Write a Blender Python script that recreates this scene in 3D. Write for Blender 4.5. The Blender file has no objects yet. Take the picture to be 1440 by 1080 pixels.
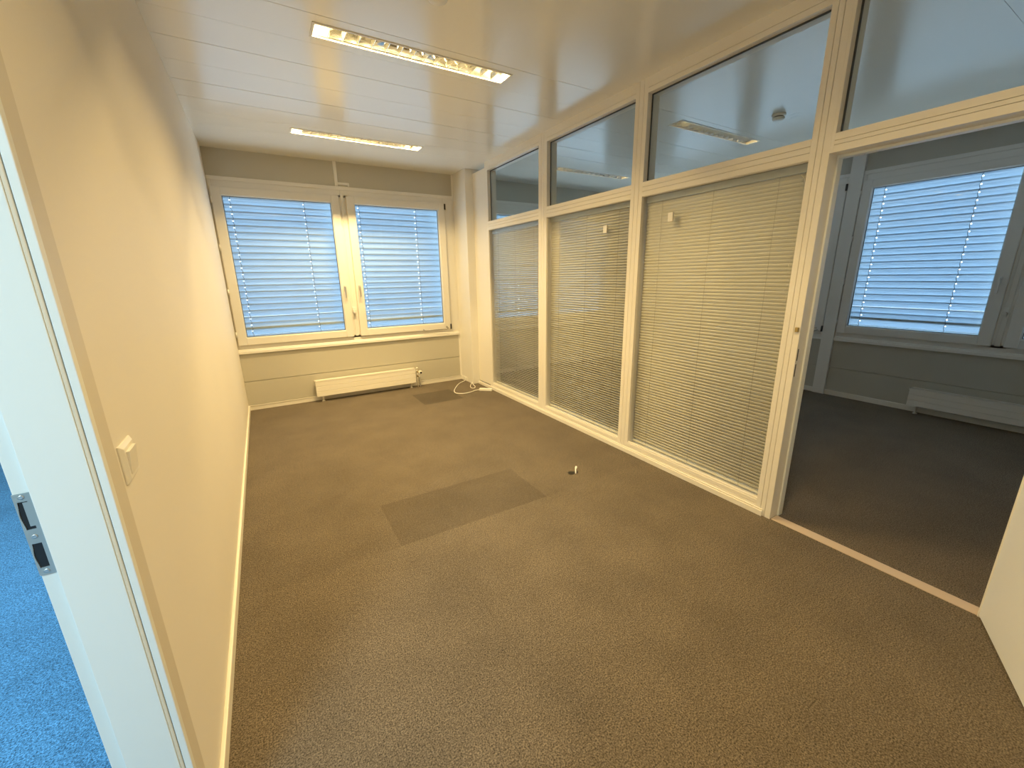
import bpy, bmesh, math, random
from mathutils import Vector, Matrix
random.seed(4)
R = math.radians
sc = bpy.context.scene
COL = sc.collection

# ------------------------------------------------------------------ dimensions (metres)
W = 2.776          # room-side face of the glazed partition
WB = 2.893         # far face of the partition
D = 5.186          # window facade
H = 2.75           # ceiling
XR = 6.08          # window wall of the adjoining room
YN = -0.85         # wall behind the camera

# ------------------------------------------------------------------ materials
def mat(name, col, rough=0.5, metal=0.0, spec=0.5, bump=None, var=None, coat=0.0):
    m = bpy.data.materials.new(name); m.use_nodes = True
    nt = m.node_tree; b = nt.nodes['Principled BSDF']
    b.inputs['Base Color'].default_value = (*col, 1)
    b.inputs['Roughness'].default_value = rough
    b.inputs['Metallic'].default_value = metal
    b.inputs['Specular IOR Level'].default_value = spec
    b.inputs['Coat Weight'].default_value = coat
    if bump or var:
        tc = nt.nodes.new('ShaderNodeTexCoord')
    if bump:
        n = nt.nodes.new('ShaderNodeTexNoise'); n.inputs['Scale'].default_value = bump[0]; n.inputs['Detail'].default_value = 4
        bp = nt.nodes.new('ShaderNodeBump'); bp.inputs['Strength'].default_value = bump[1]; bp.inputs['Distance'].default_value = bump[2]
        nt.links.new(tc.outputs['Object'], n.inputs['Vector']); nt.links.new(n.outputs['Fac'], bp.inputs['Height'])
        nt.links.new(bp.outputs['Normal'], b.inputs['Normal'])
    if var:
        n = nt.nodes.new('ShaderNodeTexNoise'); n.inputs['Scale'].default_value = var[0]; n.inputs['Detail'].default_value = 5
        r = nt.nodes.new('ShaderNodeValToRGB')
        r.color_ramp.elements[0].position = 0.3; r.color_ramp.elements[1].position = 0.7
        r.color_ramp.elements[0].color = (*[c*(1-var[1]) for c in col], 1); r.color_ramp.elements[1].color = (*[c*(1+var[1]) for c in col], 1)
        nt.links.new(tc.outputs['Object'], n.inputs['Vector']); nt.links.new(n.outputs['Fac'], r.inputs['Fac'])
        nt.links.new(r.outputs['Color'], b.inputs['Base Color'])
    return m

def carpet(name, col, k=1.0):
    m = bpy.data.materials.new(name); m.use_nodes = True
    nt = m.node_tree; N = nt.nodes; L = nt.links; b = N['Principled BSDF']
    b.inputs['Roughness'].default_value = 0.95; b.inputs['Specular IOR Level'].default_value = 0.08
    b.inputs['Sheen Weight'].default_value = .18; b.inputs['Sheen Roughness'].default_value = .5; b.inputs['Sheen Tint'].default_value = (*[min(1, (c/max(col))**.5) for c in col], 1)
    tc = N.new('ShaderNodeTexCoord')
    fine = N.new('ShaderNodeTexNoise'); fine.inputs['Scale'].default_value = 190; fine.inputs['Detail'].default_value = 3; fine.inputs['Roughness'].default_value = .7
    mid = N.new('ShaderNodeTexNoise'); mid.inputs['Scale'].default_value = 60; mid.inputs['Detail'].default_value = 4
    big = N.new('ShaderNodeTexNoise'); big.inputs['Scale'].default_value = 2.6; big.inputs['Detail'].default_value = 6; big.inputs['Roughness'].default_value = .6
    for n in (fine, mid, big): L.new(tc.outputs['Object'], n.inputs['Vector'])
    r1 = N.new('ShaderNodeValToRGB'); r1.color_ramp.elements[0].position = .36; r1.color_ramp.elements[1].position = .66
    r1.color_ramp.elements[0].color = (*[c*k*.28 for c in col], 1); r1.color_ramp.elements[1].color = (*[c*k*1.72 for c in col], 1)
    L.new(fine.outputs['Fac'], r1.inputs['Fac'])
    m1 = N.new('ShaderNodeMapRange'); m1.inputs[1].default_value = .3; m1.inputs[2].default_value = .7; m1.inputs[3].default_value = .86; m1.inputs[4].default_value = 1.14
    L.new(mid.outputs['Fac'], m1.inputs[0])
    m2 = N.new('ShaderNodeMapRange'); m2.inputs[1].default_value = .35; m2.inputs[2].default_value = .65; m2.inputs[3].default_value = .88; m2.inputs[4].default_value = 1.12
    L.new(big.outputs['Fac'], m2.inputs[0])
    mu = N.new('ShaderNodeMath'); mu.operation = 'MULTIPLY'; L.new(m1.outputs[0], mu.inputs[0]); L.new(m2.outputs[0], mu.inputs[1])
    mx = N.new('ShaderNodeVectorMath'); mx.operation = 'SCALE'; L.new(r1.outputs['Color'], mx.inputs[0]); L.new(mu.outputs[0], mx.inputs['Scale'])
    L.new(mx.outputs[0], b.inputs['Base Color'])
    bp = N.new('ShaderNodeBump'); bp.inputs['Strength'].default_value = .6; bp.inputs['Distance'].default_value = .004
    L.new(fine.outputs['Fac'], bp.inputs['Height']); L.new(bp.outputs['Normal'], b.inputs['Normal'])
    return m

def glass(name, tint=(0.98, 0.985, 0.98), r0=0.045):
    m = bpy.data.materials.new(name); m.use_nodes = True
    nt = m.node_tree; N = nt.nodes; L = nt.links; N.clear()
    out = N.new('ShaderNodeOutputMaterial'); tr = N.new('ShaderNodeBsdfTransparent'); tr.inputs['Color'].default_value = (*tint, 1)
    gl = N.new('ShaderNodeBsdfGlossy'); gl.inputs['Roughness'].default_value = 0.01
    lw = N.new('ShaderNodeLayerWeight'); lw.inputs['Blend'].default_value = .5
    pw = N.new('ShaderNodeMath'); pw.operation = 'POWER'; pw.inputs[1].default_value = 5
    ma = N.new('ShaderNodeMath'); ma.operation = 'MULTIPLY_ADD'; ma.inputs[1].default_value = 1-r0; ma.inputs[2].default_value = r0
    mix = N.new('ShaderNodeMixShader')
    L.new(lw.outputs['Facing'], pw.inputs[0]); L.new(pw.outputs[0], ma.inputs[0]); L.new(ma.outputs[0], mix.inputs[0])
    L.new(tr.outputs[0], mix.inputs[1]); L.new(gl.outputs[0], mix.inputs[2]); L.new(mix.outputs[0], out.inputs[0])
    return m

def translucent(name, col, tcol, f, gloss=0.0):
    m = bpy.data.materials.new(name); m.use_nodes = True
    nt = m.node_tree; N = nt.nodes; L = nt.links; N.clear()
    out = N.new('ShaderNodeOutputMaterial'); a = N.new('ShaderNodeBsdfDiffuse'); t = N.new('ShaderNodeBsdfTranslucent')
    a.inputs['Color'].default_value = (*col, 1); t.inputs['Color'].default_value = (*tcol, 1)
    mix = N.new('ShaderNodeMixShader'); mix.inputs[0].default_value = f
    L.new(a.outputs[0], mix.inputs[1]); L.new(t.outputs[0], mix.inputs[2])
    res = mix
    if gloss:
        g = N.new('ShaderNodeBsdfGlossy'); g.inputs['Roughness'].default_value = .3
        m2 = N.new('ShaderNodeMixShader'); m2.inputs[0].default_value = gloss
        L.new(mix.outputs[0], m2.inputs[1]); L.new(g.outputs[0], m2.inputs[2]); res = m2
    L.new(res.outputs[0], out.inputs[0])
    return m

def emit(name, col, s):
    m = bpy.data.materials.new(name); m.use_nodes = True
    b = m.node_tree.nodes['Principled BSDF']
    b.inputs['Base Color'].default_value = (.8, .8, .8, 1)
    b.inputs['Emission Color'].default_value = (*col, 1); b.inputs['Emission Strength'].default_value = s
    return m

M = dict(
    wall=mat('wall_paint', (.80, .765, .70), .55, bump=(140, .12, .001), var=(1.2, .015), spec=.35),
    jamb=mat('door_frame_paint', (.80, .82, .80), .35),
    face=mat('architrave_paint', (.66, .62, .54), .45),
    seal_or_shade=mat('seal_rubber_or_shade', (.74, .64, .50), .7),  # rubber of the door frame; also tints the casement shadow-line ring
    facade=mat('facade_laminate', (.51, .49, .42), .45, var=(2.0, .02)),
    white=mat('white_lacquer', (.80, .785, .74), .32, var=(3.0, .012)),
    frame=mat('partition_lacquer', (.82, .79, .72), .35, var=(3.0, .012)),
    ceil=mat('ceiling_metal', (.84, .83, .78), .20, spec=1.0, bump=(1.6, .25, .004)),
    gap=mat('ceiling_void', (.02, .018, .015), .8),
    base=mat('baseboard_paint', (.82, .79, .72), .4),
    rad=mat('radiator_enamel', (.83, .80, .73), .3),
    plastic=mat('white_plastic', (.85, .83, .77), .3),
    black=mat('black_plastic', (.015, .015, .017), .4),
    steel=mat('brushed_steel', (.75, .75, .74), .35, metal=1),
    steelgrey=mat('strike_steel', (.42, .47, .48), .4, metal=.5),
    chrome=mat('chrome', (.7, .7, .7), .15, metal=1),
    brass=mat('valve_brass', (.45, .35, .16), .35, metal=1),
    refl=mat('louvre_aluminium', (.76, .76, .72), .13, metal=1.0),
    refloff=mat('louvre_satin', (.86, .87, .87), .35, metal=.25),
    carpet=carpet('carpet_pile', (.130, .106, .079)),
    carpet2=carpet('carpet_pile_light', (.130, .106, .079), 1.06),
    carpetm=carpet('carpet_pile_fresh', (.130, .106, .079), .80),
    carpetd=carpet('carpet_pile_dark', (.130, .106, .079), .62),
    blue=carpet('blue_carpet_pile', (.068, .190, .350)),
    glass=glass('clear_glass'),
    glasst=glass('transom_glass', (.94, .96, .94), .05),
    glassp=glass('partition_glass', (.985, .99, .985), .04),
    slat=translucent('venetian_slat', (.88, .86, .76), (.85, .82, .72), .10, .03),
    ext=translucent('exterior_slat', (.58, .69, .77), (.60, .73, .84), .42, .03),
    extrail=mat('exterior_rail', (.36, .42, .44), .5),
    headrail=mat('headrail_aluminium', (.52, .56, .56), .4, metal=.2),
    cord=mat('ladder_cord', (.12, .15, .18), .7),
    cordl=mat('cord_light', (.42, .40, .34), .7),
    clip=translucent('ladder_clip', (.9, .95, .98), (.95, .98, 1.0), .75),
    gasket=mat('glazing_gasket', (.05, .06, .07), .5),
    conc=mat('facade_concrete', (.45, .45, .43), .8, bump=(30, .3, .003)),
    tile=mat('threshold_strip', (.58, .47, .37), .6, bump=(120, .2, .001)),
    doorm=mat('door_laminate', (.86, .90, .94), .4, bump=(90, .1, .001)),
    tubeon=emit('tube_on', (1.0, .80, .48), 9.0),
    tubeoff=mat('tube_off', (.8, .82, .84), .3),
)

# ------------------------------------------------------------------ mesh builder
class MB:
    def __init__(s): s.bm = bmesh.new(); s.mi = 0; s.mats = []
    def m(s, key):
        if key not in s.mats: s.mats.append(key)
        s.mi = s.mats.index(key); return s
    def _f(s, vs, smooth=False):
        try: f = s.bm.faces.new(vs); f.material_index = s.mi; f.smooth = smooth; return f
        except ValueError: return None
    def box(s, x0, x1, y0, y1, z0, z1, mtx=None):
        x0, x1 = min(x0, x1), max(x0, x1); y0, y1 = min(y0, y1), max(y0, y1); z0, z1 = min(z0, z1), max(z0, z1)
        P = [Vector(p) for p in ((x0,y0,z0),(x1,y0,z0),(x1,y1,z0),(x0,y1,z0),(x0,y0,z1),(x1,y0,z1),(x1,y1,z1),(x0,y1,z1))]
        if mtx: P = [mtx @ p for p in P]
        v = [s.bm.verts.new(p) for p in P]
        for q in ((0,3,2,1),(4,5,6,7),(0,1,5,4),(1,2,6,5),(2,3,7,6),(3,0,4,7)): s._f([v[i] for i in q])
        return s
    def quad(s, *P, smooth=False): s._f([s.bm.verts.new(Vector(p)) for p in P], smooth); return s
    def extrude(s, prof, a0, a1, axis='x', smooth=False, closed=True):
        """profile of 2-D points swept along an axis; x: (y,z), y: (x,z), z: (x,y)"""
        def pt(p, a):
            return {'x': (a, p[0], p[1]), 'y': (p[0], a, p[1]), 'z': (p[0], p[1], a)}[axis]
        A = [s.bm.verts.new(pt(p, a0)) for p in prof]; B = [s.bm.verts.new(pt(p, a1)) for p in prof]
        n = len(prof)
        for i in range(n if closed else n-1):
            j = (i+1) % n; s._f([A[i], A[j], B[j], B[i]], smooth)
        if closed: s._f(A[::-1]); s._f(B)
        return s
    def ring(s, u0, u1, z0, z1, t, y0, y1):
        """rectangular frame in the x-z plane, four mitre-free members"""
        s.box(u0, u0+t, y0, y1, z0, z1); s.box(u1-t, u1, y0, y1, z0, z1)
        s.box(u0+t, u1-t, y0, y1, z0, z0+t); s.box(u0+t, u1-t, y0, y1, z1-t, z1); return s
    def ringyz(s, y0, y1, z0, z1, t, x0, x1):
        s.box(x0, x1, y0, y0+t, z0, z1); s.box(x0, x1, y1-t, y1, z0, z1)
        s.box(x0, x1, y0+t, y1-t, z0, z0+t); s.box(x0, x1, y0+t, y1-t, z1-t, z1); return s
    def tube(s, pts, r, n=10, cap=True):
        pts = [Vector(p) for p in pts]; rs = r if isinstance(r, (list, tuple)) else [r]*len(pts)
        prev = None; up = None
        for i, p in enumerate(pts):
            d = (pts[min(i+1, len(pts)-1)] - pts[max(i-1, 0)]).normalized()
            if up is None: up = Vector((0,0,1)) if abs(d.z) < .9 else Vector((1,0,0))
            a = d.cross(up).normalized(); up = a.cross(d).normalized()
            ringv = [s.bm.verts.new(p + (a*math.cos(2*math.pi*k/n) + up*math.sin(2*math.pi*k/n))*rs[i]) for k in range(n)]
            if prev:
                for k in range(n): s._f([prev[k], prev[(k+1)%n], ringv[(k+1)%n], ringv[k]], True)
            elif cap: s._f(ringv[::-1])
            prev = ringv
        if cap: s._f(prev)
        return s
    def lathe(s, prof, c, axis='z', n=28):
        """prof: (radius, height)"""
        rows = []
        for r, h in prof:
            row = []
            for k in range(n):
                a = 2*math.pi*k/n; ca, sa = r*math.cos(a), r*math.sin(a)
                o = {'z': (ca, sa, h), 'y': (ca, h, sa), 'x': (h, ca, sa)}[axis]
                row.append(s.bm.verts.new(Vector(c) + Vector(o)))
            rows.append(row)
        for a, b in zip(rows, rows[1:]):
            for k in range(n): s._f([a[k], a[(k+1)%n], b[(k+1)%n], b[k]], True)
        s._f(rows[0][::-1]); s._f(rows[-1]); return s
    def build(s, name, key=None, parent=None, bevel=0, seg=2, loc=None, recalc=True):
        if recalc: bmesh.ops.recalc_face_normals(s.bm, faces=s.bm.faces)
        if loc is not None:
            bmesh.ops.translate(s.bm, verts=s.bm.verts, vec=-Vector(loc))
        me = bpy.data.meshes.new(name); s.bm.to_mesh(me); s.bm.free()
        for k in (s.mats or [key]): me.materials.append(M[k])
        o = bpy.data.objects.new(name, me); COL.objects.link(o)
        if loc is not None: o.location = loc
        if parent: o.parent = parent
        if bevel:
            b = o.modifiers.new('edge', 'BEVEL'); b.width = bevel; b.segments = seg; b.limit_method = 'ANGLE'; b.angle_limit = R(40); b.harden_normals = False
        return o

def empty(name, loc=(0,0,0), rz=0):
    o = bpy.data.objects.new(name, None); COL.objects.link(o); o.location = loc; o.rotation_euler = (0,0,rz); o.empty_display_size = .1
    return o
def tag(o, label, cat, group=None, kind=None):
    o['label'] = label; o['category'] = cat
    if group: o['group'] = group
    if kind: o['kind'] = kind
    return o
def struct(o, label=None, cat=None):
    o['kind'] = 'structure'
    if label: o['label'] = label
    if cat: o['category'] = cat
    return o
def copy_tree(o, parent=None):
    c = o.copy(); COL.objects.link(c); c.parent = parent
    for ch in list(o.children): copy_tree(ch, c)
    return c

# ================================================================== SHELL
# floor of carpet tiles
fl = MB()
def floor_piece(key, x0, x1, y0, y1): fl.m(key).quad((x0,y0,0),(x1,y0,0),(x1,y1,0),(x0,y1,0))
xs = [0] + [.285+.5*k for k in range(0, 12)]; xs = [x for x in xs if x < XR] + [XR]
P_ = .4925
ys = [1.785 + P_*k for k in range(-6, 8)]; ys = [YN] + [y for y in ys if YN < y < D] + [D]
for i in range(len(xs)-1):
    for j in range(len(ys)-1):
        x0, x1, y0, y1 = xs[i], xs[i+1], ys[j], ys[j+1]; cx, cy = (x0+x1)/2, (y0+y1)/2
        key = 'carpet'
        if cy < 1.785 : key = 'carpet2'
        if 1.785 < cx < 2.285 and 4.2 < cy < 4.75: key = 'carpetd'
        if .785 < cx < 1.785 and 1.785 < cy < 2.28: key = 'carpetm'
        floor_piece(key, x0, x1, y0, y1)
struct(fl.build('floor', recalc=False), 'brown carpet tiles with a few darker tiles', 'floor')
fs = MB(); fs.box(0, XR, YN, D, -.15, -.002); struct(fs.build('floor_slab', 'conc'))
fb = MB(); fb.box(-3.4, -.0, -3.0, D, -.1, -.001)
struct(fb.build('floor_corridor', 'blue'), 'blue carpet beyond the left doorway', 'floor')

# ceiling: metal strips running across both rooms, with cut-outs for the lights
LX = [1.345, 4.28]; LY = [2.5025-2.0685, 2.5025, 2.5025+1.773]; LL, LWd = 1.21, .155
ce = MB(); ce.m('ceil')
GAP = {.286: .0006, .5815: .0006, 2.355: .0016, 2.6505: .0005, 2.94: .0018, 3.235: .0008, 3.53: .0028, 3.83: .0028, 4.128: .0010, 4.42: .0006}
jy = [YN] + sorted(GAP) + [D]
for a, b in zip(jy, jy[1:]):
    y0, y1 = a+GAP.get(a, 0), b-GAP.get(b, 0)
    row = [y for y in LY if a < y < b]
    if row:
        cy = row[0]; hx, hy = LL/2-.012, LWd/2-.012
        segs = [0]
        lxs = LX if cy > 1 else LX[:1]
        for lx in lxs: segs += [lx-hx, lx+hx]
        segs.append(XR)
        for q in range(0, len(segs), 2): ce.box(segs[q], segs[q+1], y0, y1, H, H+.012)
        for lx in lxs:
            ce.box(lx-hx, lx+hx, y0, cy-hy, H, H+.012); ce.box(lx-hx, lx+hx, cy+hy, y1, H, H+.012)
    else: ce.box(0, XR, y0, y1, H, H+.012)
ce.m('gap')
for a in jy[1:-1]: ce.box(0, XR, a-.012, a+.012, H+.0125, H+.02)
struct(ce.build('ceiling', bevel=.0005, seg=1), 'cream glossy metal strip ceiling', 'ceiling')
rf = MB(); rf.box(-3.5, XR+.4, -3.1, D+.4, H+.12, H+.3); struct(rf.build('ceiling_slab', 'conc'))
cc = MB(); cc.box(-3.4, -.125, -3.0, D, H, H+.02); struct(cc.build('ceiling_corridor', 'wall'))

# left wall with the doorway
DY0, DY1, DZ = -.12, .79, 2.04
wl = MB()
wl.box(-.125, 0, DY1, D, 0, H+.12); wl.box(-.125, 0, YN, DY0, 0, H+.12); wl.box(-.125, 0, DY0, DY1, DZ, H+.12)
struct(wl.build('wall_left', 'wall'), 'cream painted wall on the left', 'wall')
wn = MB(); wn.box(-.125, XR, YN-.12, YN, 0, H+.12); struct(wn.build('wall_rear', 'wall'))
# corridor walls (beyond the left doorway)
wc = MB(); wc.box(-3.5, -3.4, -3.0, D, 0, H+.12); wc.box(-3.5, -.125, D, D+.1, 0, H+.12); wc.box(-.125, -.01, -3.0, YN-.12, 0, H)
wc.box(-3.5, -.01, -3.1, -3.0, 0, H+.12)
struct(wc.build('wall_corridor', 'wall'))

# window facade of both rooms (y = D) : lower panel, upper panel, piers; grooves at z .337
ZS, ZT = .665, 2.491
wb = MB(); wb.m('facade')
def facade_x(mb, x0, x1):
    mb.box(x0, x1, D, D+.06, 0, .3335); mb.box(x0, x1, D, D+.06, .3405, ZS); mb.box(x0, x1, D, D+.06, ZT, H+.12)
    mb.box(x0, x1, D+.014, D+.06, .33, .345)
facade_x(wb, 0, 2.70); facade_x(wb, 2.88, 5.57)
wb.m('white'); wb.box(2.66, 2.906, D-.0005, D+.3, 0, H+.12); wb.box(5.565, XR, D-.0005, D+.3, 0, H+.12)
wb.m('conc')
for x0, x1 in ((0, 2.66), (2.906, 5.565)):
    wb.box(x0, x1, D+.06, D+.3, 0, ZS+.02); wb.box(x0, x1, D+.06, D+.3, ZT-.02, H+.12)
wb.box(-.1, 0.0, D, D+.3, 0, H+.12)
struct(wb.build('wall_back', bevel=.001, seg=1), 'grey-beige panelled window wall', 'wall')
# window wall of the adjoining room (x = XR)
wr = MB(); wr.m('facade')
for y0, y1 in ((YN, 1.94), (2.05, D)):
    for z0, z1 in ((0, .3335), (.3405, ZS), (ZT, H+.12)): wr.box(XR, XR+.06, y0, y1, z0, z1)
    wr.box(XR+.014, XR+.06, y0, y1, .33, .345)
wr.m('white'); wr.box(XR-.03, XR+.3, 1.935, 2.06, 0, H); wr.box(XR, XR+.3, 1.9, 2.1, H, H+.12); wr.box(XR-.0005, XR+.3, 4.605, D+.3, 0, H+.12); wr.box(XR-.0005, XR+.3, YN-.12, -.715, 0, H+.12)
wr.m('conc')
for y0, y1 in ((-.715, 1.935), (2.06, 4.605)):
    wr.box(XR+.06, XR+.3, y0, y1, 0, ZS+.02); wr.box(XR+.06, XR+.3, y0, y1, ZT-.02, H+.12)
struct(wr.build('wall_far_right', bevel=.001, seg=1), 'grey panelled window wall of the adjoining room', 'wall')

# boxed column in the corner
cb = MB(); cb.box(2.68, WB, 4.80, D, 0, H)
cb.box(2.672, 2.68, 4.98, D, .0, .06)
struct(cb.build('wall_column', 'white', bevel=.004), 'white boxed column between window wall and glazed partition', 'column')

# ---------------- glazed partition
wp = struct(empty('wall_right', (W, 0, 0)), 'cream framed glazed partition with transom lights', 'partition')
def PB(): return MB()
T = WB - W
GL = [(3.327, 4.3875), (2.119, 3.19), (.928, 2.007)]            # glazed bays in y
ZG0, ZG1, ZU0, ZU1 = .089, 2.0, 2.097, 2.655
p = PB(); p.box(.012, T-.012, 4.45, 4.81, .046, H-.05); p.build('panel', 'frame', wp, bevel=.003)
def grooved(mb, y0, y1, z0, z1, cuts, vertical):
    """solid core with a 7 mm front skin split by fine grooves; cuts are positions across the member"""
    mb.box(.007, T, y0, y1, z0, z1); gw = .0011
    e = [y0 if vertical else z0] + [q_ for c_ in cuts for q_ in (c_-gw, c_+gw)] + [y1 if vertical else z1]
    for k in range(0, len(e), 2):
        if vertical: mb.box(0, .0075, e[k], e[k+1], z0, z1)
        else: mb.box(0, .0075, y0, y1, e[k], e[k+1])
for (y0, y1) in ((4.3875, 4.455), (3.19, 3.327), (2.007, 2.119)):
    p = PB(); c = (y0+y1)/2
    grooved(p, y0, y1, 0, H, (c-.02, c+.02) if y1-y0 > .08 else (c+.012,), True)
    p.build('post', 'frame', wp, bevel=.0006, seg=1)
p = PB(); grooved(p, .839, .928, 0, H, (.872, .899), True); p.box(0, T, .825, .839, 2.012, H)
p.build('post', 'frame', wp, bevel=.0006, seg=1)
p = PB(); p.box(0, T, -.06, -.03, 0, H); p.build('post', 'frame', wp, bevel=.0015, seg=1)
for (y0, y1) in GL:
    p = PB(); grooved(p, y0, y1, 0, ZG0, (.062,), False); p.build('bottom_rail', 'frame', wp, bevel=.0006, seg=1)
    p = PB(); grooved(p, y0, y1, ZG1, ZU0, (2.034, 2.064), False); p.build('transom_rail', 'frame', wp, bevel=.0006, seg=1)
    p = PB(); grooved(p, y0, y1, ZU1, H, (ZU1+.03,), False); p.build('head_rail', 'frame', wp, bevel=.0006, seg=1)
    # glazing beads and panes
    p = PB(); p.ringyz(y0, y1, ZG0, ZG1, .004, .008, .022); p.box(.004, .02, y0, y1, ZG0, ZG0+.012); p.ringyz(y0, y1, ZG0, ZG1, .012, T-.022, T-.008); p.build('glazing_bead', 'frame', wp, bevel=.001, seg=1)
    p = PB(); p.ringyz(y0, y1, ZU0, ZU1, .008, .040, .046); p.build('gasket', 'gasket', wp)
    p = PB(); p.box(.022, .028, y0+.003, y1-.003, ZG0+.003, ZG1-.003); p.build('glass_pane', 'glassp', wp)
    p = PB(); p.box(T-.03, T-.024, y0+.003, y1-.003, ZG0+.003, ZG1-.003); p.build('glass_pane', 'glassp', wp)
    p = PB(); p.box(.046, .052, y0+.001, y1-.001, ZU0+.001, ZU1-.001); p.build('glass_pane', 'glasst', wp)
# over the door
p = PB(); grooved(p, -.03, .825, 2.012, ZU0, (2.045, 2.064), False); p.build('door_head', 'frame', wp, bevel=.0006, seg=1)
p = PB(); grooved(p, -.03, .825, ZU1, H, (ZU1+.03,), False); p.build('head_rail', 'frame', wp, bevel=.0006, seg=1)
p = PB(); p.ringyz(-.03, .825, ZU0, ZU1, .008, .040, .046); p.build('gasket', 'gasket', wp)
p = PB(); p.box(.046, .052, -.029, .824, ZU0+.001, ZU1-.001); p.build('glass_pane', 'glasst', wp)
# skirting trunking with a shadow groove
p = PB(); p.box(-.013, 0, .883, 4.80, 0, .036); p.box(-.003, 0, .883, 4.80, .036, .041); p.box(-.007, 0, .883, 4.80, .041, .046); p.build('skirting', 'frame', wp, bevel=.0015, seg=1)
# door rebate on the near post: darker reveal, lighter stop strip, latch slots, catch
p = PB(); p.box(T-.036, T+.008, .829, .8385, 0, 2.012); p.box(T-.036, T+.008, -.03, .829, 2.0, 2.0115); p.build('door_stop', 'jamb', wp, bevel=.001, seg=1)
p = PB(); p.box(.010, .016, .8372, .8392, .985, 1.05); p.box(.008, .014, .8372, .8392, .895, .965); p.build('latch_slot', 'black', wp)
p = PB(); p.box(-.012, 0, .845, .862, 1.143, 1.168); p.build('catch', 'brass', wp, bevel=.002)
# solid wall continuing behind the open door
ws = MB(); ws.box(W+.01, WB-.01, YN, -.06, 0, H); struct(ws.build('wall_partition_end', 'wall'))

# threshold strip between the carpets
ts = MB(); ts.box(2.782, 2.85, -.03, .836, 0, .004); struct(ts.build('trim_1', 'tile', bevel=.001), 'beige threshold strip across the open doorway', 'threshold')

# baseboards
def bb(name, x0, x1, y0, y1): 
    m_ = MB(); m_.box(x0, x1, y0, y1, 0, .058); struct(m_.build(name, 'base', bevel=.003), None)
bb('baseboard_left', 0, .013, .853, D)
m_ = MB(); m_.box(.013, 2.68, D-.013, D, 0, .058); m_.box(.013, 2.68, D-.018, D, .05, .058); struct(m_.build('baseboard_back', 'base', bevel=.002))
bb('baseboard_adjoining_back', WB, XR, D-.013, D)
m_ = MB(); m_.box(XR-.013, XR, YN, 1.935, 0, .058); m_.box(XR-.013, XR, 2.06, D-.013, 0, .058); struct(m_.build('baseboard_far_right', 'base', bevel=.003))

# ---------------- left doorway frame
dl = struct(empty('door_1', (0, DY1, 0)), 'painted steel door frame in the left wall', 'door frame')
zt = 2.10
p = MB(); p.box(-.001, .0025, -.0, .06, 0, zt); p.box(-.001, .0025, DY0-DY1-.06, 0, DZ, zt); p.build('architrave', 'face', dl, bevel=.0008, seg=1)
p = MB(); p.box(-.0095, .004, -.0185, -.0, 0, DZ); p.build('frame_edge', 'jamb', dl, bevel=.0015)
p = MB(); p.box(-.0178, -.0108, -.0185, 0, 0, DZ); p.build('seal_or_shade', 'seal_or_shade', dl, bevel=.002)
p = MB(); p.box(-.103, -.0175, -.02, 0, 0, DZ); p.build('jamb', 'jamb', dl, bevel=.0015)
p = MB(); p.box(-.127, -.104, -.012, 0, 0, DZ); p.build('rebate', 'jamb', dl, bevel=.001)
p = MB(); p.box(-.127, .004, DY0-DY1, DY0-DY1+.015, 0, DZ); p.box(-.127, .004, DY0-DY1, 0, DZ-.015, DZ); p.build('frame_head', 'jamb', dl)
# strike plate
sp = MB(); x0, x1, yf = -.1275, -.1045, -.0145
xa, xb = -.1235, -.1105
zz = [.923, .939, .991, 1.021, 1.078, 1.094]
sp.box(xb, x1, yf, yf+.0025, zz[0], zz[5])
for a, b in ((0, 1), (2, 3), (4, 5)): sp.box(x0, xb, yf, yf+.0025, zz[a], zz[b])
for a, b in ((1, 2), (3, 4)):
    prof = []
    n = 12
    for k in range(n):       # wavy bent lip left of the slot
        t0, t1 = k/n, (k+1)/n; h0 = zz[a]+(zz[b]-zz[a])*t0; h1 = zz[a]+(zz[b]-zz[a])*t1
        w = .0018 + .0022*(.5+.5*math.cos(2*math.pi*(t0+.5/n)*1.0))
        sp.box(x0, x0+w, yf, yf+.0025, h0, h1)
o = sp.build('strike_plate', 'steelgrey', dl); o['label'] = 'grey metal strike plate'
p = MB(); p.box(x0+.001, xb, yf+.0018, yf+.0024, zz[1], zz[2]); p.box(x0+.001, xb, yf+.0018, yf+.0024, zz[3], zz[4]); p.build('slot', 'black', o)
p = MB(); p.box(-.1175, xb, yf+.0006, yf+.0016, zz[3]+.006, zz[4]-.002); p.build('latch_keeper', 'steelgrey', o)
for z in (1.087, 1.006, .931):
    p = MB(); p.lathe([(.0042, 0), (.0042, -.0008), (.0026, -.0012), (.0012, -.0006)], (-.1165, yf, z), 'y', 16); p.build('screw', 'steel', o)

# ---------------- open door leaf of the right doorway
dd = Vector((2.327-2.782, -.232+.03, 0)).normalized(); ang = math.atan2(dd.y, dd.x)
dr = struct(empty('door_2', (2.784, -.032, 0), ang), 'white door leaf standing open beside the right doorway', 'door')
p = MB(); p.box(0, .86, 0, .042, .008, 2.0); p.build('door_leaf', 'doorm', dr, bevel=.002)
# (local +y side faces away from the photographer's doorway)
p = MB(); p.lathe([(.026, 0), (.026, -.006), (.022, -.008)], (.80, 0, 1.05), 'y'); p.tube([(.80, -.006, 1.05), (.80, -.045, 1.05), (.79, -.055, 1.05), (.69, -.055, 1.05)], .0095); p.build('door_handle', 'steel', dr)
p = MB(); p.lathe([(.026, 0), (.026, .006), (.022, .008)], (.80, .042, 1.05), 'y'); p.tube([(.80, .048, 1.05), (.80, .087, 1.05), (.79, .097, 1.05), (.69, .097, 1.05)], .0095); p.build('door_handle', 'steel', dr)
for z in (.25, 1.75):
    p = MB(); p.tube([(-.004, .02, z), (-.004, .02, z+.08)], .007); p.build('hinge', 'steel', dr)

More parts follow.
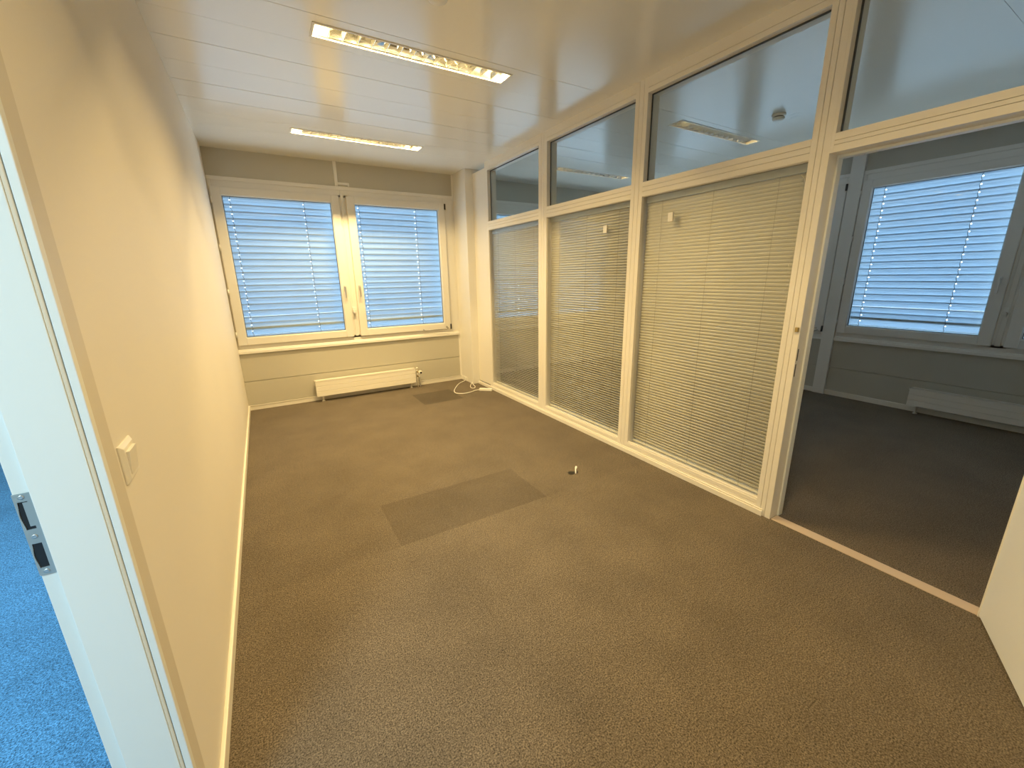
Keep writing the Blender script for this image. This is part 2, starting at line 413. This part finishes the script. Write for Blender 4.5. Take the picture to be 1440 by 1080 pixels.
# ================================================================== WINDOWS (local: x along the wall, +y outwards)
CAS = [(.015, 1.240, .100, 1.153), (1.320, 2.540, 1.406, 2.453)]; GZ0, GZ1 = .8364, 2.3123; CZ0, CZ1 = .757, 2.388
def make_window(name, loc, rz, label):
    w = struct(empty(name, loc, rz), label, 'window')
    f = MB()
    f.box(0, .03, 0, .07, ZS, ZT); f.box(2.525, 2.66, 0, .07, ZS, ZT); f.box(1.225, 1.335, 0, .07, .74, 2.40)
    f.box(.03, 2.525, 0, .07, ZS, .775); f.box(.03, 2.525, 0, .07, 2.37, ZT)
    f.box(0, 2.66, -.010, 0, 2.452, ZT)                   # head moulding
    f.box(1.262, 1.298, -.006, 0, .76, 2.452)             # cover strip on the middle post
    f.build('window_frame', 'white', w, bevel=.003)
    s = MB(); s.extrude([(0, ZS-.006), (-.022, ZS-.006), (-.022, ZS+.022), (-.016, ZS+.028), (-.016, ZS+.036), (-.008, ZS+.044), (0, ZS+.044)], 0, 2.66, 'x'); s.build('window_sill', 'white', w, bevel=.0015)
    for ci, (a, b, ga, gb) in enumerate(CAS):
        c = MB()
        c.box(a, ga, -.028, .05, CZ0, CZ1); c.box(gb, b, -.028, .05, CZ0, CZ1); c.box(ga, gb, -.028, .05, CZ0, GZ0); c.box(ga, gb, -.028, .05, GZ1, CZ1)
        cas = c.build('casement', 'white', w, bevel=.004)
        g_ = MB(); g_.ring(a-.003, b+.003, CZ0-.003, CZ1+.003, .02, -.003, 0); g_.build('seal_or_shade', 'seal_or_shade', cas)  # added ring, its tint stands for the shadow line around the casement
        g_ = MB(); g_.ring(ga-.001, gb+.001, GZ0-.001, GZ1+.001, .007, -.012, .03); g_.build('glazing_bead', 'jamb', cas)
        g_ = MB(); g_.ring(ga+.006, gb-.006, GZ0+.006, GZ1-.006, .005, .004, .012); g_.build('gasket', 'gasket', cas)
        g_ = MB(); g_.box(ga+.001, gb-.001, .008, .028, GZ0+.001, GZ1-.001); g_.build('glass_pane', 'glass', cas)
        hx = 1.192 if ci == 0 else 1.362
        h = MB(); h.box(hx-.011, hx+.011, -.036, -.028, 1.325, 1.385); h.tube([(hx, -.034, 1.362), (hx, -.062, 1.362)], .008)
        h.box(hx-.008, hx+.008, -.068, -.056, 1.235, 1.372); h.build('window_handle', 'steel', cas, bevel=.003)
        if ci == 0:
            for z in (2.262, 1.796, 1.34, .881):
                h = MB(); h.tube([(.012, -.034, z-.03), (.012, -.034, z+.03)], .008); h.tube([(.012, -.034, z-.036), (.012, -.034, z-.03)], .005); h.build('hinge', 'white', cas)
        else:
            for z0, z1 in ((2.315, 2.385), (.752, .822)):
                h = MB(); h.box(2.532, 2.548, -.044, -.02, z0, z1); h.build('hinge', 'black', cas, bevel=.003)
            h = MB(); h.tube([(2.13, -.036, .762), (2.47, -.05, .752), (2.50, -.03, .772)], .004); h.lathe([(.011, 0), (.011, -.012), (.007, -.015)], (2.475, -.028, .785), 'y', 16); h.lathe([(.011, 0), (.011, -.012), (.007, -.015)], (2.14, -.028, .765), 'y', 16)
            h.build('tilt_stay', 'chrome', cas)
    k = MB(); k.box(1.255, 1.295, -.022, 0, 1.075, 1.115); k.lathe([(.016, 0), (.016, -.03), (.012, -.034)], (1.275, -.014, 1.058), 'y', 20); k.box(1.262, 1.288, -.02, 0, 1.03, 1.06)
    k.build('lock_box', 'white', w, bevel=.004)
    return w
w1 = make_window('window_1', (0, D, 0), 0, 'two-casement window of the main room')
def dup_window(src, name, loc, rz, label):
    c = copy_tree(src); c.name = name; c.location = loc; c.rotation_euler = (0, 0, rz); c['label'] = label; return c
dup_window(w1, 'window_2', (2.906, D, 0), 0, 'window of the adjoining room seen through the partition blinds')
dup_window(w1, 'window_3', (XR, 1.94, 0), -math.pi/2, 'window of the adjoining room seen through the open doorway')
dup_window(w1, 'window_4', (XR, 4.61, 0), -math.pi/2, 'window in the far part of the adjoining room')

# surface conduit above window 1
tk = MB(); tk.box(1.217, 1.250, D-.018, D, 2.492, H); tk.box(1.250, 1.368, D-.016, D, 2.508, 2.534)
tk.box(1.355, 1.372, D-.018, D, 2.495, 2.53)
tag(tk.build('cable_duct', 'white', loc=(1.23, D, 2.492), bevel=.002), 'white plastic cable duct running down from the ceiling to the window head', 'cable duct')

# exterior venetian blinds
def make_ext(name, loc, rz, label):
    """one blind behind a casement; local x starts at the left edge of the glass"""
    w = tag(empty(name, loc, rz), label, 'blind', 'exterior blinds outside the windows')
    s = MB(); L0, L1 = -.095, 1.148; LADX = (.065, .774)
    z = GZ1 + .04; tilt = R(60); hw = .040; n = 0; cw = .145
    lad = []
    while z > GZ0 - .07:
        flat = abs(z - .940) < .035
        t = tilt if not flat else R(80)
        prof = []
        for k in range(7):
            u = -1 + 2*k/6; bow = .011*(1-u*u); lip = .004 if k == 0 else 0
            y = cw + u*hw*math.cos(t) + bow*math.sin(t) ; zz_ = z - u*hw*math.sin(t) + bow*math.cos(t) + lip
            prof.append((y, zz_))
        dz = random.uniform(-.0015, .0015); prof = [(a, b+dz) for a, b in prof]
        stops = [L0] + [q_ for lx in LADX for q_ in (lx-.007, lx+.007)] + [L1]
        rows = [[s.bm.verts.new((x_, a_, b_)) for a_, b_ in prof] for x_ in stops]
        for i in range(len(stops)-1):
            for k in range(6):
                if i % 2 == 1 and k == 2: continue          # slot for the lifting tape
                s._f([rows[i][k], rows[i+1][k], rows[i+1][k+1], rows[i][k+1]], True)
        lad.append((prof[0][1], prof[0][0])); z -= .070; n += 1
    so = s.build('slats', 'ext', w, recalc=False).modifiers.new('gauge', 'SOLIDIFY'); so.thickness = .0012
    r = MB(); r.box(L0, L1, cw-.014, cw+.014, .915, .938); r.build('bottom_rail', 'extrail', w, bevel=.004)
    for lx in LADX:
        c = MB(); yy = cw - .030
        pts = [(lx, yy, GZ1+.05)]
        for zq, yq in lad: pts += [(lx, yy, zq+.02), (lx+.009, yy-.006, zq), (lx+.002, yy, zq-.02)]
        c.tube(pts, .0024, 6); c.build('ladder_cord', 'cord', w)
    return w
e1 = make_ext('exterior_blind', (.10, D, 0), 0, 'pale blue exterior slat blind behind the left casement of the main room window')
spots = [((1.412, D, 0), 0, 'pale blue exterior slat blind behind the right casement of the main room window'),
         ((3.006, D, 0), 0, 'exterior slat blind showing faintly through the narrowest glazed bay beside the column'),
         ((4.316, D, 0), 0, 'exterior slat blind showing faintly through the middle glazed bay'),
         ((XR, 1.84, 0), -math.pi/2, 'large bright blue exterior slat blind seen through the open doorway'),
         ((XR, .534, 0), -math.pi/2, 'sliver of exterior slat blind at the right edge, past the window handle'),
         ((XR, 4.51, 0), -math.pi/2, 'exterior slat blind behind the widest glazed bay, hidden by its slats'),
         ((XR, 3.204, 0), -math.pi/2, 'narrow strip of exterior slat blind beside the doorway post in the adjoining room')]
for loc, rz, lab in spots:
    c = copy_tree(e1); c.location = loc; c.rotation_euler = (0,0,rz); c['label'] = lab

# ================================================================== CEILING LIGHTS
def make_light(on):
    w = empty('ceiling_light', (0,0,0)); h, v = LL/2, LWd/2
    f = MB(); f.m('white')
    f.box(-h, h, -v, -v+.014, -.004, .001); f.box(-h, h, v-.014, v, -.004, .001); f.box(-h, -h+.014, -v+.014, v-.014, -.004, .001); f.box(h-.014, h, -v+.014, v-.014, -.004, .001)
    f.build('frame', None, w, bevel=.001, seg=1)
    hb = MB(); hb.box(-h+.008, h-.008, -v+.008, v-.008, .088, .092)
    for s_ in (-1, 1):
        hb.box(s_*(h-.008), s_*(h-.012), -v+.008, v-.008, .001, .088); hb.box(-h+.012, h-.012, s_*(v-.008), s_*(v-.011), .001, .088)
    hb.build('housing', 'white', w)
    # parabolic side reflectors
    rfm = MB(); ih = h-.014
    for s_ in (-1, 1):
        prof = [(s_*(.064 - .040*(t**2.2)), .002 + .070*t) for t in [k/7 for k in range(8)]]
        prof2 = [(a + s_*.0008, b+.0006) for a, b in prof[::-1]]
        rfm.extrude(prof+prof2, -ih, ih, 'x', smooth=True)
    rk = 'refl' if on else 'refloff'
    rfo = rfm.build('reflector', rk, w)
    n = 15; pitch = 2*ih/n
    for k in range(1, n):
        x = -ih + k*pitch
        # V-shaped cross blade, wide at the top, notched for the tube
        lb = MB()
        A = [lb.bm.verts.new(q_) for q_ in ((x-.0012, -.063, .002), (x+.0012, -.063, .002), (x+.0012, .063, .002), (x-.0012, .063, .002))]
        B = [lb.bm.verts.new(q_) for q_ in ((x-.005, -.052, .036), (x+.005, -.052, .036), (x+.005, .052, .036), (x-.005, .052, .036))]
        lb._f(A[::-1]); lb._f(B)
        for i in range(4): lb._f([A[i], A[(i+1)%4], B[(i+1)%4], B[i]])
        lb.build('louvre_blade', rk, rfo)
    t = MB(); t.tube([(-ih+.01, 0, .072), (ih-.01, 0, .072)], .008, 12); t.build('tube', 'tubeon' if on else 'tubeoff', w)
    return w
LAMP = (1.0, .71, .30); LAMP_W = (60.0, 72.0, 34.0)
def lamp_in(w, i):
    l = bpy.data.lights.new('tube_light', 'AREA'); l.shape = 'RECTANGLE'; l.size = 1.14; l.size_y = .016; l.energy = LAMP_W[i]; l.color = LAMP
    o = bpy.data.objects.new('tube_light', l); COL.objects.link(o); o.parent = w; o.location = (0, 0, .045)
on = make_light(True); on.location = (LX[0], LY[1], H)
tag(on, 'lit louvred strip light recessed in the ceiling, nearer and larger one', 'ceiling light', 'recessed ceiling strip lights'); 
o2 = copy_tree(on); o2.location = (LX[0], LY[2], H); o2['label'] = 'lit louvred strip light recessed in the ceiling close to the window wall'
o3 = copy_tree(on); o3.location = (LX[0], LY[0], H); o3['label'] = 'lit louvred strip light overhead between the two doorways'
for i, w in enumerate((on, o2, o3)): lamp_in(w, i)
off = make_light(False); off.location = (LX[1], LY[1], H)
tag(off, 'unlit louvred strip light seen through the transom above the widest glazed bay', 'ceiling light', 'recessed ceiling strip lights')
q = copy_tree(off); q.location = (LX[1], LY[2], H); q['label'] = 'unlit louvred strip light seen through the transom above the middle glazed bay'

# smoke detectors
def make_det(loc, label):
    w = tag(empty('smoke_detector', loc), label, 'smoke detector', 'ceiling smoke detectors')
    b = MB(); b.lathe([(.052, 0), (.052, -.014), (.049, -.018)], (0,0,0)); b.build('base', 'plastic', w)
    b = MB(); b.lathe([(.036, -.018), (.036, -.026)], (0,0,0)); b.build('sensor_gap', 'black', w)
    b = MB(); b.lathe([(.044, -.026), (.046, -.030), (.044, -.040), (.034, -.046), (.010, -.048)], (0,0,0)); b.build('cap', 'plastic', w)
    return w
d1 = make_det((1.215, 1.885, H), 'white round smoke detector cut off by the top edge of the photo')
d2 = copy_tree(d1); d2.location = (4.30, 1.95, H); d2['label'] = 'white round smoke detector behind the transom glass'

# ================================================================== PARTITION BLINDS
def make_venetian(y0, y1, label, tilt):
    """hangs between the panes; local x along the partition (towards the windows)"""
    L_ = y1 - y0
    w = tag(empty('venetian_blind', (W+.058, y0, 0)), label, 'blind', 'blinds in the glazed partition')
    h = MB(); h.box(-.013, .013, .006, L_-.006, 1.958, 1.998); h.box(-.018, -.013, .006, L_-.006, 1.956, 1.962)
    h.build('headrail', 'headrail', w, bevel=.001)
    s = MB(); z = 1.945; tilt = R(tilt); hw = .0125; n = 0
    while z > ZG0 + .03:
        t = tilt + R(random.uniform(-1.5, 1.5)); prof = []
        for k in range(5):
            u = -1 + 2*k/4; bow = .0026*(1-u*u)
            prof.append((u*hw*math.cos(t) - bow*math.sin(t), z - u*hw*math.sin(t) - bow*math.cos(t)))
        A = [s.bm.verts.new((a, .008, b)) for a, b in prof]; B = [s.bm.verts.new((a, L_-.008, b)) for a, b in prof]
        for i in range(4): s._f([A[i], A[i+1], B[i+1], B[i]], True)
        z -= .0215; n += 1
    o = s.build('slats', 'slat', w, recalc=False)
    so = o.modifiers.new('gauge', 'SOLIDIFY'); so.thickness = .0003
    r = MB(); r.box(-.010, .010, .008, L_-.008, ZG0+.013, ZG0+.024); r.build('bottom_rail', 'slat', w, bevel=.002)
    for fy in (.14, .5, .86):
        c = MB(); c.tube([(-.0125, L_*fy, 1.97), (-.0125, L_*fy, ZG0+.02)], .0009, 5); c.build('ladder_cord', 'cordl', w)
    return w
vb = [make_venetian(*GL[0], 'cream venetian blind in the narrowest glazed bay, next to the column', 48),
      make_venetian(*GL[1], 'cream venetian blind in the middle glazed bay of the partition', 56),
      make_venetian(*GL[2], 'cream venetian blind in the widest-looking glazed bay, next to the doorway', 67)]
# white slat-adjuster boxes on the front glass (seen on the middle and the near bay)
for w, yl, zl in ((vb[1], 2.385, 1.815), (vb[2], 1.752, 1.832)):
    y = yl - w.location.y
    c = MB(); c.box(-.052, -.038, y-.021, y+.021, zl-.030, zl+.030); o = c.build('adjuster_box', 'plastic', w, bevel=.003); o['label'] = 'small white adjuster box'
    c = MB(); c.lathe([(.004, 0), (.004, -.002)], (-.052, y, zl+.020), 'x', 12); c.build('screw', 'steel', o)
# frayed ladder tape at the near edge of the near blind
c = MB()
random.seed(8)
yb = .965 - vb[2].location.y
pts = []
for z in (1.60, 1.57, 1.55, 1.53, 1.50, 1.47, 1.45, 1.43, 1.40, 1.37, 1.34, 1.30):
    pts += [(-.018, yb+random.uniform(-.018, .018), z), (-.021, yb+random.uniform(-.014, .014), z-.010)]
c.tube(pts, [random.choice((.0006, .0008, .0019)) for _ in pts], 5)
o = c.build('frayed_tape', 'plastic', vb[2]); o['label'] = 'frayed white tape'
c = MB(); yq = .945-vb[2].location.y
c.tube([(-.02, yq-.012, 1.955), (-.022, yq+.004, 1.93), (-.02, yq+.028, 1.95), (-.021, yq+.006, 1.925), (-.02, yq+.002, 1.89)], [.002, .004, .003, .003, .0015], 6)
o = c.build('torn_clip', 'plastic', vb[2]); o['label'] = 'torn cream clip in the top corner'

# ================================================================== RADIATORS
def make_radiator(label, L_, z0=.070, z1=.262):
    w = tag(empty('radiator', (0,0,0)), label, 'radiator', 'low wall radiators')
    b = MB()
    hgt = (z1-z0)/3
    for k in range(3): b.box(0, L_, -.022, 0, z0+k*hgt+.0012, z0+(k+1)*hgt-.0012)
    b.box(.004, L_-.004, -.018, .004, z0+.002, z1-.002)
    b.build('front_panel', 'rad', w, bevel=.003)
    b = MB()
    for k in range(3): b.box(0.01, L_-.01, .052, .070, z0+k*hgt+.0012, z0+(k+1)*hgt-.0012)
    b.build('rear_panel', 'rad', w, bevel=.003)
    b = MB(); b.box(-.004, L_+.004, -.024, -.020, z1-.004, z1+.004); b.box(-.004, L_+.004, .068, .072, z1-.004, z1+.004)
    b.box(-.004, 0, -.024, .072, z1-.012, z1+.004); b.box(L_, L_+.004, -.024, .072, z1-.012, z1+.004)
    k = 0.01
    while k < L_: b.box(k, k+.003, -.02, .068, z1-.003, z1+.001); k += .012
    b.build('top_grille', 'rad', w)
    b = MB(); 
    k = .03
    while k < L_-.02: b.box(k, k+.002, .004, .052, z0+.01, z1-.01); k += .03
    b.build('fins', 'rad', w)
    for x in (.072, L_-.06):
        b = MB(); b.tube([(x, .025, 0), (x, .025, z0+.03)], .011, 14); b.lathe([(.02, 0), (.02, .004), (.012, .006)], (x, .025, 0)); b.box(x-.014, x+.014, -.018, .06, z0-.006, z0+.004)
        b.build('foot', 'rad', w)
    return w
ra = make_radiator('low cream radiator below the main room window, with a thermostat valve', 1.24)
ra.location = (.714, D-.098, 0)
v = MB(); x = 1.275
v.tube([(1.24, .02, .225), (x, .02, .225)], .008); v.tube([(x, .02, .26), (x, .02, .10), (x, .02, 0)], .0085)
v.lathe([(.016, 0), (.016, .012), (.010, .018)], (x, .02, .255)); v.build('valve_pipe', 'rad', ra)
v = MB(); v.lathe([(.014, 0), (.014, -.02), (.011, -.026)], (x, .0, .215), 'y'); v.build('valve_body', 'brass', ra)
v = MB(); v.lathe([(.009, 0), (.009, .024)], (x, .02, .143)); v.lathe([(.009, .0), (.009, -.03)], (x, .02, .155), 'y'); v.build('return_valve', 'brass', ra)
v = MB(); v.m('rad'); v.lathe([(.017, -.01), (.022, -.02), (.025, -.06), (.022, -.075), (.012, -.076)], (x+.022, .0, .215), 'y')
v.m('black'); v.lathe([(.014, -.0765), (.013, -.080)], (x+.022, .0, .215), 'y'); o = v.build('thermostat_knob', None, ra); o['label'] = 'thermostat knob with black centre'
v = MB(); v.tube([(x+.035, .03, 0), (x+.035, .03, .13), (x+.01, .03, .15)], .009); v.build('pipe', 'rad', ra)
rb = make_radiator('low radiator seen through the open doorway, in the adjoining room', 1.7, .085, .262)
rb.location = (XR-.098, 1.15, 0); rb.rotation_euler = (0, 0, -math.pi/2)

# ================================================================== SMALL THINGS
# light switch
ls = tag(empty('light_switch', (0, .912, 1.078)), 'cream square light switch on the left wall beside the door frame', 'light switch')
p = MB(); h = .044
P0 = [(-h, -h), (h, -h), (h, h), (-h, h)]
A = [p.bm.verts.new((0, a, b)) for a, b in P0]; B = [p.bm.verts.new((.003, a, b)) for a, b in P0]; k_ = .80
Cc = [p.bm.verts.new((.009, a*k_, b*k_)) for a, b in P0]
for i in range(4):
    j = (i+1) % 4; p._f([A[i], A[j], B[j], B[i]]); p._f([B[i], B[j], Cc[j], Cc[i]])
p._f(Cc); p._f(A[::-1]); p.build('cover_frame', 'plastic', ls, bevel=.0012)
p = MB(); p.extrude([(.0088, -.027), (.0088, .027), (.0155, .027), (.0105, -.027)], -.027, .027, 'y'); p.build('rocker', 'plastic', ls, bevel=.001)

# white cable with its coupling on the floor
ec = tag(empty('extension_cable', (2.45, 4.55, 0)), 'white cable looping over the carpet with a white in-line socket', 'cable')
def sm(pts, n=6):
    pts = [Vector(q_) for q_ in pts]; out = []
    for i in range(len(pts)-1):
        p0, p1, p2, p3 = pts[max(i-1,0)], pts[i], pts[i+1], pts[min(i+2, len(pts)-1)]
        for k in range(n):
            t = k/n; out.append(.5*((2*p1)+(-p0+p2)*t+(2*p0-5*p1+4*p2-p3)*t*t+(-p0+3*p1-3*p2+p3)*t**3))
    out.append(pts[-1]); return out
ox, oy = 2.45, 4.55
cp = [(2.664, 5.03, .05), (2.655, 5.02, .012), (2.60, 4.99, .006), (2.506, 4.906, .006), (2.40, 4.76, .006), (2.318, 4.62, .006), (2.29, 4.53, .006), (2.305, 4.46, .006), (2.37, 4.42, .006), (2.474, 4.435, .006), (2.551, 4.462, .008), (2.61, 4.448, .012)]
p = MB(); p.tube(sm([(a-ox, b-oy, c_) for a, b, c_ in cp]), .0055, 8); p.build('cable', 'plastic', ec)
p = MB(); d_ = Vector((2.742-2.605, 4.325-4.45, 0)); a_ = math.atan2(d_.y, d_.x); mt = Matrix.Translation((2.605-ox, 4.45-oy, 0)) @ Matrix.Rotation(a_, 4, 'Z')
p.box(0, .172, -.023, .023, .001, .034, mt); p.box(.02, .05, -.024, .024, .006, .028, mt); p.build('inline_socket', 'plastic', ec, bevel=.006, seg=3)
lc = tag(empty('cable_loop', (2.62, 4.74, 0)), 'short loop of white cable lying at the foot of the column', 'cable')
p = MB(); p.tube(sm([(.05, .06, .03), (.02, .04, .012), (-.03, -.04, .006), (-.055, -.13, .006), (-.02, -.15, .006), (.02, -.08, .008), (.03, .0, .015), (.045, .05, .03)]), .0045, 8); p.build('cable', 'plastic', lc)

# cable end poking from a slit in the carpet
fc = tag(empty('cable_end', (2.165, 1.95, 0)), 'white cable end sticking out of a small cut in the carpet', 'cable end')
p = MB()
pts = []
for k in range(24):
    a = 2*math.pi*k/24; rr = 1 + .22*math.sin(3*a+.5) + .1*math.sin(7*a)
    pts.append((-.012 + .042*rr*math.cos(a)*.8 + .02*math.sin(a), .012 + .020*rr*math.sin(a) - .018*math.cos(a), .0012))
p._f([p.bm.verts.new(q_) for q_ in pts]); p.build('cut_opening', 'black', fc)
p = MB(); p.tube(sm([(-.004, -.018, .004), (.002, -.010, .016), (.012, .004, .024), (.028, .018, .03), (.038, .026, .032)], 4), [.0045]*9+[.0045, .006, .0075, .0085, .0085, .0085, .0075, .005], 10); p.build('cable', 'plastic', fc)

# ================================================================== LIGHT
wd = bpy.data.worlds.new('World'); sc.world = wd; wd.use_nodes = True
bg = wd.node_tree.nodes['Background']; bg.inputs['Color'].default_value = (.68, .85, 1.0, 1); bg.inputs['Strength'].default_value = 3.1

# added unseen cool fitting that lights the door frame and blue carpet
cl = tag(empty('added_corridor_light', (-1.15, -.75, H)), 'added unseen square light that brightens the space beyond the left doorway', 'ceiling light')
p = MB(); 
for a, b, c_, d_ in ((-.42, .42, -.42, -.4), (-.42, .42, .4, .42), (-.42, -.4, -.4, .4), (.4, .42, -.4, .4)): p.box(a, b, c_, d_, -.03, 0)
p.build('frame', 'white', cl)
l = bpy.data.lights.new('added_panel_light', 'AREA'); l.shape = 'RECTANGLE'; l.size = .79; l.size_y = .79; l.energy = 52; l.color = (.67, .92, 1.0)
o = bpy.data.objects.new('added_panel_light', l); COL.objects.link(o); o.parent = cl; o.location = (0, 0, -.012)
c2 = copy_tree(cl); c2.location = (-1.5, 2.3, H); c2['label'] = 'added unseen square light further along behind the left wall, brightening the blue carpet'  # second added fitting, brightens the farther blue carpet
for o_ in (cl, c2): o_['group'] = 'added unseen lights over the blue carpet'

# ================================================================== CAMERA
cam = bpy.data.cameras.new('camera'); co = bpy.data.objects.new('camera', cam); COL.objects.link(co)
cam.sensor_width = 36; cam.lens = 36*575.952/1440; cam.clip_start = .01
r_ = Vector((0.8578291, -0.5136882, -0.0159270)); u_ = Vector((0.1445564, 0.2114297, 0.9666441)); f_ = Vector((0.4931862, 0.8315178, -0.2556275))
m4 = Matrix((( r_.x, u_.x, -f_.x, .3124848), (r_.y, u_.y, -f_.y, -.2594108), (r_.z, u_.z, -f_.z, 1.4628974), (0,0,0,1)))
co.matrix_world = m4
sc.camera = co

sc.view_settings.view_transform = 'Standard'; sc.view_settings.look = 'None'; sc.view_settings.exposure = 0.70; sc.view_settings.gamma = 1
sc.view_settings.use_curve_mapping = False
cy = sc.cycles
cy.max_bounces = 12; cy.diffuse_bounces = 6; cy.glossy_bounces = 5; cy.transparent_max_bounces = 24; cy.transmission_bounces = 8
cy.caustics_reflective = False; cy.caustics_refractive = False; cy.sample_clamp_indirect = 6
cy.use_denoising = True
